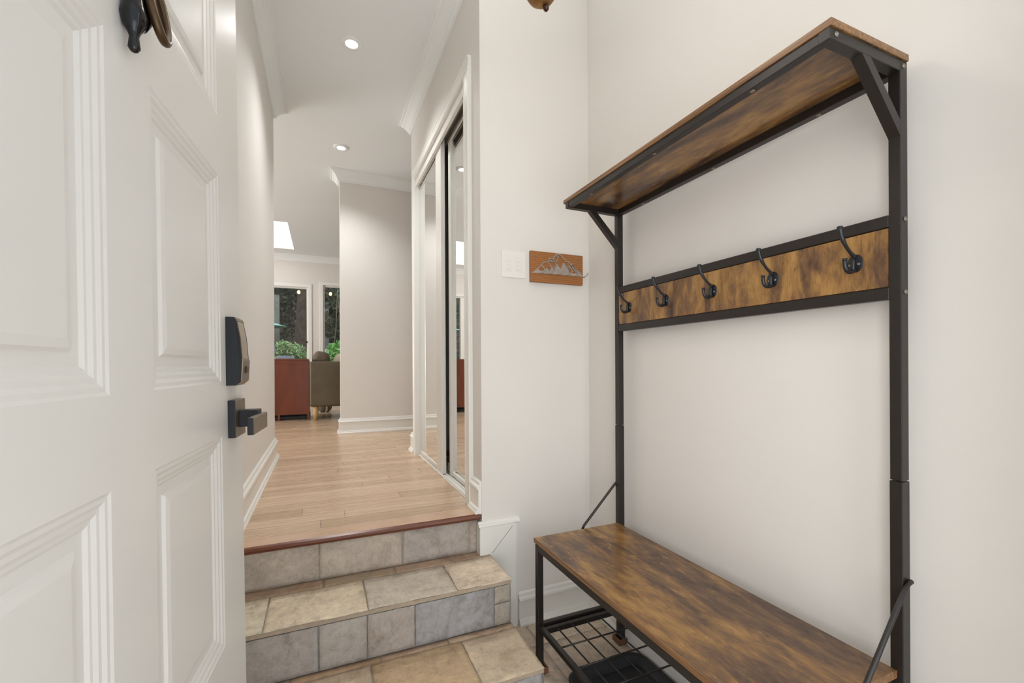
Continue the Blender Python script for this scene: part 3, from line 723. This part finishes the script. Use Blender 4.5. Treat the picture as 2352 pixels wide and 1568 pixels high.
# foot pads
for (x, y, lab) in ((1.1735, 1.5485, 'brown pad under the rear leg at the far end of the bench'), (.772, 1.5265, 'brown pad under the front leg beside the stone step')):
    b = newbm(); rbox(b, x-.026, x+.026, y-.026, y+.026, .001, .012, .003, 2)
    for s in ((-.026, -.019, -.026, .026), (.019, .026, -.026, .026), (-.019, .019, -.026, -.019), (-.019, .019, .019, .026)):
        rbox(b, x+s[0], x+s[1], y+s[2], y+s[3], .010, .024, .002, 1)
    o = obj('furniture_pad', b, 'pad'); tag(o, lab, 'furniture pad', 'pads under the bench legs')
b = newbm()
# boot tray: rounded shallow tray
def rr(x0, x1, y0, y1, r, n=8):
    out = []
    for cx, cy, a0 in ((x1-r, y1-r, 0), (x0+r, y1-r, PI/2), (x0+r, y0+r, PI), (x1-r, y0+r, 1.5*PI)):
        for k in range(n+1): a = a0+PI/2*k/n; out.append((cx+r*math.cos(a), cy+r*math.sin(a)))
    return out
lv_ = [(0, .004, .05), (-.012, .034, .05), (-.016, .036, .05), (-.022, .036, .05), (-.024, .030, .045), (0, 0, 0)]
TX0, TX1, TY0, TY1 = .820, 1.170, .60, 1.43
seq = [(.030, .002, .03), (.030, .0075, .03), (.014, .030, .045), (.008, .036, .05), (0, .037, .055), (0, .032, .055), (.012, .004, .045), (.026, .0015, .03)]
rings = [[b.verts.new((p[0], p[1], z)) for p in rr(TX0+i, TX1-i, TY0+i, TY1-i, r)] for i, z, r in seq[1:]]
n = len(rings[0])
for a, c in zip(rings, rings[1:]):
    for k in range(n): f_ = b.faces.new((a[k], a[(k+1) % n], c[(k+1) % n], c[k])); f_.smooth = True
b.faces.new(rings[0]); b.faces.new(rings[-1])
o = obj('boot_tray', b, 'tray'); tag(o, 'black rubber boot tray on the floor under the bench', 'tray')

# ---------------------------------------------------------------- on the back wall
sw = thing('light_switch', 'white double light switch plate on the wall left of the mountain hooks', 'light switch', (.807, YB, 1.59))
b = newbm(); rbox(b, .747, .867, YB-.006, YB+.001, 1.592, 1.715, .002, 2); obj('cover_plate', b, 'plastic', sw)
for k, x in enumerate((.780, .833)):
    b = newbm(); rbox(b, x-.0165, x+.0165, YB-.0075, YB-.003, 1.620, 1.687, .0008, 1); r_ = obj('rocker', b, 'plastic', sw)
    for z in (1.636, 1.654, 1.671):
        b = newbm(); rbox(b, x-.011, x+.011, YB-.0098, YB-.006, z-.0075, z+.0075, .001, 1); obj('button', b, 'plastic', r_)
mp = thing('mountain_key_rack', 'cedar plaque with steel mountain outline and small hooks beside the switch', 'key rack', (1.028, YB, 1.578))
b = newbm(); rbox(b, .888, 1.170, YB-.019, YB, 1.578, 1.722, .003, 2); obj('plaque', b, 'cedar', mp)
# pixel-traced plan of the steel silhouette, laid out in plaque coordinates (u 0-1 across, v 0-1 up)
def PU(px, py):
    # position inside the plaque from its own four corners in the close-up
    x0, x1 = 862., 1970.; u = (px-x0)/(x1-x0); top = 228+(350-228)*u; bot = 905+(990-905)*u; v = (bot-py)/(bot-top)
    return (.888+.282*u, 1.578+.144*v)
def ribbon(bm, pts, w, y0, y1):
    P = [Vector(PU(*p)) for p in pts]; L = []; R_ = []
    for i, p in enumerate(P):
        d0 = (P[i]-P[i-1]).normalized() if i else (P[1]-P[0]).normalized(); d1 = (P[i+1]-P[i]).normalized() if i < len(P)-1 else d0
        n0 = Vector((-d0.y, d0.x)); n1 = Vector((-d1.y, d1.x)); m = (n0+n1); m = m/max(.45, m.dot(n0)); L.append(p+m*w/2); R_.append(p-m*w/2)
    for i in range(len(P)-1): prism(bm, [L[i], L[i+1], R_[i+1], R_[i]], y0, y1, plane='xz')
ya, yb_ = YB-.0235, YB-.0195
b = newbm()
for pts in ([(885, 722), (1065, 560), (1110, 490), (1215, 480), (1235, 410), (1320, 400), (1385, 325), (1450, 308), (1590, 470), (1640, 480), (1695, 545), (1735, 520), (1800, 640), (1900, 730), (1950, 800)],
            [(1065, 575), (1110, 580), (1135, 670)], [(1215, 495), (1320, 640)], [(1235, 470), (1310, 430), (1330, 400)], [(1385, 360), (1420, 365), (1440, 330)], [(1440, 340), (1375, 500)],
            [(1230, 470), (1330, 480), (1385, 545)], [(1355, 560), (1350, 660)], [(1650, 545), (1655, 700), (1600, 560)], [(1655, 560), (1740, 700)], [(1720, 590), (1725, 600), (1830, 735)], [(1735, 530), (1790, 640), (1840, 700)], [(1330, 420), (1340, 500)]):
    ribbon(b, pts, .0042, ya, yb_)
for poly in ([(895, 722), (1000, 640), (1060, 680), (1130, 660), (1180, 605), (1235, 680), (1280, 600), (1340, 690), (1390, 520), (1470, 640), (1525, 495), (1545, 505), (1665, 715), (1760, 735), (1850, 700), (1945, 800), (1700, 778), (1400, 755), (1100, 735)],):
    prism(b, [PU(*p) for p in poly], ya, yb_, plane='xz')
sil = obj('mountain_silhouette', b, 'steel', mp)
for px, py in ((1055, 735), (1240, 748), (1425, 762), (1610, 782), (1790, 795), (1965, 815)):
    u, v = PU(px, py); b = newbm()
    tube(b, [(u, YB-.021, v), (u+.002, YB-.032, v-.001), (u+.004, YB-.046, v+.002), (u+.005, YB-.056, v+.010), (u+.005, YB-.058, v+.015)], [.002, .002, .002, .0024, .003], 8); obj('hook', b, 'steel', mp)
for px, py in ((970, 352), (1862, 443)):
    u, v = PU(px, py); screw('screw', (u, YB-.019, v), 'y', -1, .0042, mp)

# ---------------------------------------------------------------- hanging lantern in the entry
M['antique'] = plain('antique_brass', (150, 112, 66), .38, metal=.7, var=.12, vs=30)
M['darkbrown'] = plain('dark_brown_bead', (56, 28, 16), .25)
LX, LY, LZ = .497, .932, 2.052
ln = thing('pendant_lantern', 'bronze hanging lantern with a small dark ball under its rounded pan', 'lamp', (LX, LY, LZ))
b = newbm(); lathe(b, [(.0, -.0105), (.004, -.0095), (.0070, -.005), (.0074, 0), (.006, .005), (.004, .009), (0, .010)], (LX, LY, LZ-.002), 18); obj('finial', b, 'darkbrown', ln) if 'darkbrown' in M else obj('finial', b, 'blackmetal', ln)
b = newbm(); lathe(b, [(0, .0), (.010, .0005), (.020, .004), (.029, .011), (.035, .020), (.040, .034), (.044, .045), (.048, .050), (.046, .056), (0, .056)], (LX-.013, LY, LZ), 32); obj('pan', b, 'antique', ln) if 'antique' in M else obj('pan', b, 'bronze', ln)
b = newbm()
for k in range(6):
    a = 2*PI*k/6; tube(b, [(LX-.01+.042*math.cos(a), LY+.042*math.sin(a), LZ+.052), (LX-.01+.075*math.cos(a), LY+.075*math.sin(a), LZ+.26)], .003, 8)
lathe(b, [(.085, .26), (.080, .275), (.03, .32), (.012, .36), (0, .362)], (LX-.01, LY, LZ), 6, smooth=False); obj('cage', b, 'bronze', ln)
b = newbm(); tube(b, [(LX-.01, LY, LZ+.35), (LX-.01, LY, ZC-.02)], .004, 8); lathe(b, [(.055, -.025), (.055, -.004), (.05, 0), (0, 0)], (LX-.01, LY, ZC), 24); obj('stem', b, 'bronze', ln)
b = newbm(); lathe(b, [(0, .09), (.014, .10), (.020, .125), (.014, .15), (.008, .165), (0, .17)], (LX-.01, LY, LZ), 20); obj('bulb', b, 'lamp', ln)
l = bpy.data.lights.new('lantern_light', 'POINT'); l.energy = 2.8; l.shadow_soft_size = .05; l.color = (1, .95, .89)
lo = bpy.data.objects.new('lantern_light', l); C.objects.link(lo); lo.location = (LX-.01, LY, LZ+.20)

# ---------------------------------------------------------------- living room seen down the hall
cb = thing('cherry_cabinet', 'reddish cherry wood cabinet beside the sofa in the far room', 'cabinet', (-.45, 6.2, ZL))
b = newbm(); box(b, -.86, -.150, 6.0, 6.42, .60, 1.262); obj('body', b, 'cherry', cb)
b = newbm(); rbox(b, -.87, -.158, 5.985, 6.43, 1.262, 1.283, .002, 1); obj('top', b, 'cherry', cb)
b = newbm(); box(b, -.86, -.158, 5.992, 6.0, 1.225, 1.262); box(b, -.172, -.148, 5.990, 6.0, ZL, 1.225); obj('face_frame', b, 'cherry', cb)
for x, y in ((-.50, 6.0), (-.172, 6.0), (-.50, 6.39), (-.172, 6.39), (-.86, 6.0), (-.86, 6.39)):
    b = newbm(); box(b, x, x+.026, y, y+.03, ZL, .60); obj('leg', b, 'cherry', cb)
b = newbm(); box(b, -.82, -.18, 6.10, 6.38, ZL+.012, .566); o = obj('storage_box', b, 'planter_dark'); tag(o, 'dark flat box on the floor beneath the cherry cabinet', 'box')

sf = thing('sofa', 'olive-brown sofa with light wood legs, its arm side facing the hall', 'sofa', (1.0, 6.3, ZL))
b = newbm(); rbox(b, -.142, 1.95, 5.85, 6.02, .695, 1.25, .035, 5); o = obj('backrest', b, 'sofa', sf)
b = newbm(); rbox(b, -.142, .06, 6.02, 6.68, .695, 1.16, .035, 5); obj('arm', b, 'sofa', sf)
b = newbm(); rbox(b, 1.75, 1.95, 6.02, 6.68, .695, 1.16, .035, 5); obj('arm', b, 'sofa', sf)
b = newbm(); rbox(b, .06, 1.75, 6.02, 6.70, .72, .96, .04, 4); obj('seat_cushion', b, 'sofa', sf)
for x, y in ((-.077, 5.90), (1.88, 5.90), (-.077, 6.62), (1.88, 6.62)):
    b = newbm(); tube(b, [(x, y, .70), (x, y, ZL)], [.030, .024], 16); obj('leg', b, 'lightwood', sf)['label'] = 'pale tapered wooden leg'
def blob(name, c, s, m, rot=0, p=1.0, seed=0):
    b = newbm(); bmesh.ops.create_icosphere(b, subdivisions=4, radius=1)
    for v in b.verts:
        q = v.co.copy(); k = 1+.07*noise.noise(q*1.7+Vector((seed, 0, 0))); q = Vector([math.copysign(abs(t_)**p, t_) for t_ in q])*k
        v.co = Vector(c)+Matrix.Rotation(rot, 3, 'Y') @ Vector((q.x*s[0], q.y*s[1], q.z*s[2]))
    for f_ in b.faces: f_.smooth = True
    return obj(name, b, m)
o = blob('brown_cushion', (-.01, 6.16, 1.285), (.105, .10, .098), 'cushion', .2, .8, 2); tag(o, 'dark taupe cushion lying on the sofa arm', 'cushion', None)
o = blob('beige_throw_pillow', (.27, 6.16, 1.175), (.150, .085, .185), 'beige', 0, .75, 5); tag(o, 'light beige cushion behind the dark taupe one', 'cushion')
pf = thing('pouf', 'round olive-brown pouf with a pale band, glimpsed under the sofa', 'pouf', (.03, 6.95, ZL))
b = newbm(); lathe(b, [(0, 0), (.05, .001), (.085, .022), (.100, .07), (.102, .12), (.09, .17), (.05, .20), (0, .205)], (.03, 6.95, ZL), 28); obj('body', b, 'pouf', pf)
b = newbm()
for a0 in (-1.25, -.75):
    pts = [(.03+r*math.cos(a0), 6.95+r*math.sin(a0), ZL+z) for r, z in ((.052, .002), (.087, .022), (.102, .07), (.104, .12), (.092, .17))]
    tube(b, pts, .006, 8, sx=2.6 if a0 < -1 else .6)
obj('band', b, 'pouf_band', pf)

# ---------------------------------------------------------------- garden
b = newbm()
N = 40
for (nm, ) in ((0,),):
    g = [[b.verts.new((-9+18*i/N, YW+.14+j*.35, .35+max(0, (j-14))*.27+.12*noise.noise(Vector((i*.4, j*.4, 0))))) for j in range(34)] for i in range(N+1)]
    for i in range(N):
        for j in range(33): b.faces.new((g[i][j], g[i+1][j], g[i+1][j+1], g[i][j+1]))
struct('ground', b, 'soil')['kind'] = 'structure'
def leaf(bm, p, s, w=.45, d=None):
    d = d or Vector((random.uniform(-1, 1), random.uniform(-1, 1), random.uniform(-.6, .8))).normalized()
    q = d.cross(Vector((random.uniform(-1, 1), random.uniform(-1, 1), random.uniform(-1, 1)))).normalized(); p = Vector(p); n_ = d.cross(q)*s*.12
    bm.faces.new([bm.verts.new(v) for v in (p, p+d*s*.5+q*s*w*.5+n_, p+d*s, p+d*s*.5-q*s*w*.5+n_)])
def foliage(bm, c, r, n, s, low=-1):
    for _ in range(n):
        while True:
            v = Vector((random.uniform(-1, 1), random.uniform(-1, 1), random.uniform(low, 1)))
            if .35 < v.length < 1: break
        k = 1+.25*noise.noise(v*3+Vector(c))
        leaf(bm, (c[0]+v.x*r[0]*k, c[1]+v.y*r[1]*k, c[2]+v.z*r[2]*k), s*random.uniform(.6, 1.3))
def shrub(name, c, r, n, s, m, label, cat='shrub', twigs=8):
    t = thing(name, label, cat, (c[0], c[1], .35))
    b = newbm(); foliage(b, c, r, n, s); obj('foliage', b, m, t, fix=False)
    b = newbm()
    for k in range(twigs):
        a = 2*PI*k/twigs; e = Vector((c[0]+r[0]*.6*math.cos(a), c[1]+r[1]*.6*math.sin(a), c[2]+r[2]*.4)); s0 = Vector((c[0], c[1], .38))
        m_ = s0.lerp(e, .5)+Vector((random.uniform(-.05, .05), 0, .05)); tube(b, [s0, m_, e], [.012, .009, .004], 6)
    obj('stem', b, 'twig', t); return t
shrub('green_shrub', (-.72, 9.75, 1.22), (.52, .42, .42), 4600, .10, 'leaf', 'broad green leafy shrub outside the wider garden window')
shrub('green_shrub', (.42, 9.8, 1.25), (.42, .36, .42), 3800, .10, 'leaf_yg', 'bright yellow-green shrub outside the narrow garden window')
shrub('rear_shrub', (-1.9, 9.9, 1.2), (.5, .5, .6), 3600, .09, 'leaf_dark', 'dark shrub outside the left end of the garden window')
# dark evergreens, bare thicket
for i, (c, r, n, m, lab) in enumerate((
        ((-1.6, 13.2, 3.3), (1.05, .8, 2.0), 9000, 'leaf_dark', 'dark evergreen tree rising behind the fence, left of the trunk'),
        ((1.0, 12.4, 2.9), (1.15, .8, 2.1), 9000, 'leaf_dark', 'dark evergreen tree filling the narrow garden window'),
        ((-4.6, 13.4, 3.4), (1.4, .9, 2.2), 6000, 'leaf_dark', 'dark evergreen tree at the far left of the garden'),
        ((3.3, 13.4, 3.4), (1.5, .9, 2.2), 3000, 'leaf_dark', 'dark evergreen tree at the far right of the garden'))):
    t = thing('evergreen_tree', lab, 'tree', (c[0], c[1], .5))
    b = newbm(); foliage(b, c, r, n, .15); obj('crown', b, m, t, fix=False)
    b = newbm(); tube(b, [(c[0], c[1], .4), (c[0]+.1, c[1], 2.2), (c[0], c[1], c[2]+r[2]*.7)], [.14, .11, .04], 10); obj('trunk', b, 'trunk', t)
b = newbm()
for _ in range(5200):
    x = random.uniform(-2.9, 2.6); y = random.uniform(14.6, 15.4); z = random.uniform(1.4, 5.5)
    p = Vector((x, y, z)); d = Vector((random.uniform(-.6, .6), random.uniform(-.3, .3), random.uniform(.1, 1))).normalized()*random.uniform(.15, .5)
    bar(b, p, p+d, .008, .008)
o = obj('bramble_thicket', b, 'leaf_dead', fix=False); tag(o, 'tangled dry brown thicket of twigs on the bank', 'thicket', kind='stuff')
bt = thing('big_tree', 'thick brown tree trunk behind the fence in the wider garden window', 'tree', (-.75, 12.0, .4))
b = newbm(); tube(b, [(-.45, 12.0, .35), (-.43, 12.0, 1.6), (-.38, 12.0, 3.0), (-.35, 12.0, 6.0)], [.26, .20, .17, .15], 20); obj('trunk', b, 'trunk', bt)
bw = newbm()
for s, e in (((.10, 10.6, .4), (.35, 10.6, 3.6)), ((.42, 10.7, .4), (.30, 10.7, 3.2)), ((.5, 10.6, .5), (.85, 10.6, 2.9))):
    s, e = Vector(s), Vector(e); m_ = s.lerp(e, .5)+Vector((.06, 0, 0)); tube(bw, [s, m_, e], [.014, .010, .004], 6)
    for k in range(6):
        q = s.lerp(e, .35+.1*k); tube(bw, [q, q+Vector((random.uniform(-.35, .35), random.uniform(-.1, .1), random.uniform(.1, .4)))], [.006, .002], 5)
o = obj('bare_sapling', bw, 'twig'); tag(o, 'pale bare branches in front of the dark evergreen', 'sapling')
fe = thing('garden_fence', 'brown board fence with a pale post beyond the garden window', 'fence', (-1.6, 11.2, .4))
b = newbm()
for k in range(24): x = -4.3+.145*k; box(b, x, x+.138, 11.2, 11.22, .40, 1.74)
obj('panel', b, 'fence', fe)
b = newbm(); box(b, -4.3, -.82, 11.15, 11.28, 1.96, 2.07); box(b, -4.3, -.82, 11.17, 11.24, 1.74, 1.80); obj('rail', b, 'fence', fe)
for x, zt in ((-.98, 2.80), (-2.7, 2.1)):
    b = newbm(); box(b, x, x+.10, 11.10, 11.20, .38, zt); obj('post', b, 'fencepost', fe)
um = thing('patio_umbrella', 'teal patio umbrella standing left of the pale fence post in the garden', 'umbrella', (-1.22, 10.45, .38))
b = newbm(); lathe(b, [(.55, 2.03), (.30, 2.11), (.05, 2.16), (0, 2.17)], (-1.22, 10.45, 0), 12, smooth=False); obj('canopy', b, 'umbrella', um)
b = newbm(); tube(b, [(-1.22, 10.45, .38), (-1.22, 10.45, 2.16)], .016, 10); obj('pole', b, 'pole', um)
b = newbm(); box(b, -3.5, 2.5, YW+.14, 9.15, .36, .46); o = struct('floor_deck', b, 'deck')
# planters on a low wall by the window
b = newbm(); rbox(b, -1.3, .2, 8.98, 9.12, .46, 1.19, .005, 1); o = obj('planter_stand', b, 'deck'); tag(o, 'weathered wooden stand outside the window under the planters', 'plant stand')
pl = thing('flower_planter', 'grey planter of small lavender flowers outside the window, above the cabinet', 'planter', (-.62, 9.05, 1.19))
b = newbm(); rbox(b, -.76, -.50, 8.97, 9.13, 1.19, 1.335, .01, 2); obj('pot', b, 'planter', pl)
b = newbm()
for _ in range(420): leaf(b, (random.uniform(-.76, -.49), random.uniform(8.96, 9.13), 1.335+random.uniform(0, .045)), .020)
obj('flowers', b, 'lavender', pl, fix=False)
b = newbm(); rbox(b, -.445, -.10, 8.97, 9.13, 1.19, 1.32, .01, 2); o = obj('long_planter', b, 'planter_dark'); tag(o, 'dark empty trough planter right of the lavender planter', 'planter')
b = newbm(); rbox(b, -.88, -.80, 9.0, 9.10, 1.19, 1.345, .01, 2); o = obj('small_planter', b, 'planter'); tag(o, 'small pale pot left of the lavender planter', 'planter')
b = newbm()
for _ in range(120): leaf(b, (random.uniform(-.87, -.81), random.uniform(9.27, 9.33), random.uniform(1.44, 1.60)), .03)
tube(b, [(-.84, 9.3, .46), (-.84, 9.3, 1.5)], .01, 6)
o = obj('blue_flower_stalk', b, 'bluething', fix=False); tag(o, 'deep blue flower spike at the left edge of the garden window', 'flower')
# string lights
sl = thing('string_lights', 'black garden string lights with glowing amber bulbs outside the windows', 'string lights', (-.2, 9.3, 2.7))
b = newbm(); pts = []
for k in range(41): t_ = k/40; pts.append((-2.4+4.4*t_, 9.3, 2.72+.05*math.cos(t_*PI*9)))
tube(b, pts, .004, 6); obj('cable', b, 'cord', sl)
for x in (-1.10, -.405, .155, .90):
    b = newbm(); lathe(b, [(.014, 2.635), (.016, 2.66), (.014, 2.72), (0, 2.725)], (x, 9.3, 0), 12); sk = obj('socket', b, 'cord', sl)
    b = newbm(); lathe(b, [(0, 2.572), (.018, 2.580), (.028, 2.602), (.024, 2.622), (.014, 2.638), (0, 2.64)], (x, 9.3, 0), 16); obj('bulb', b, 'bulb', sk)
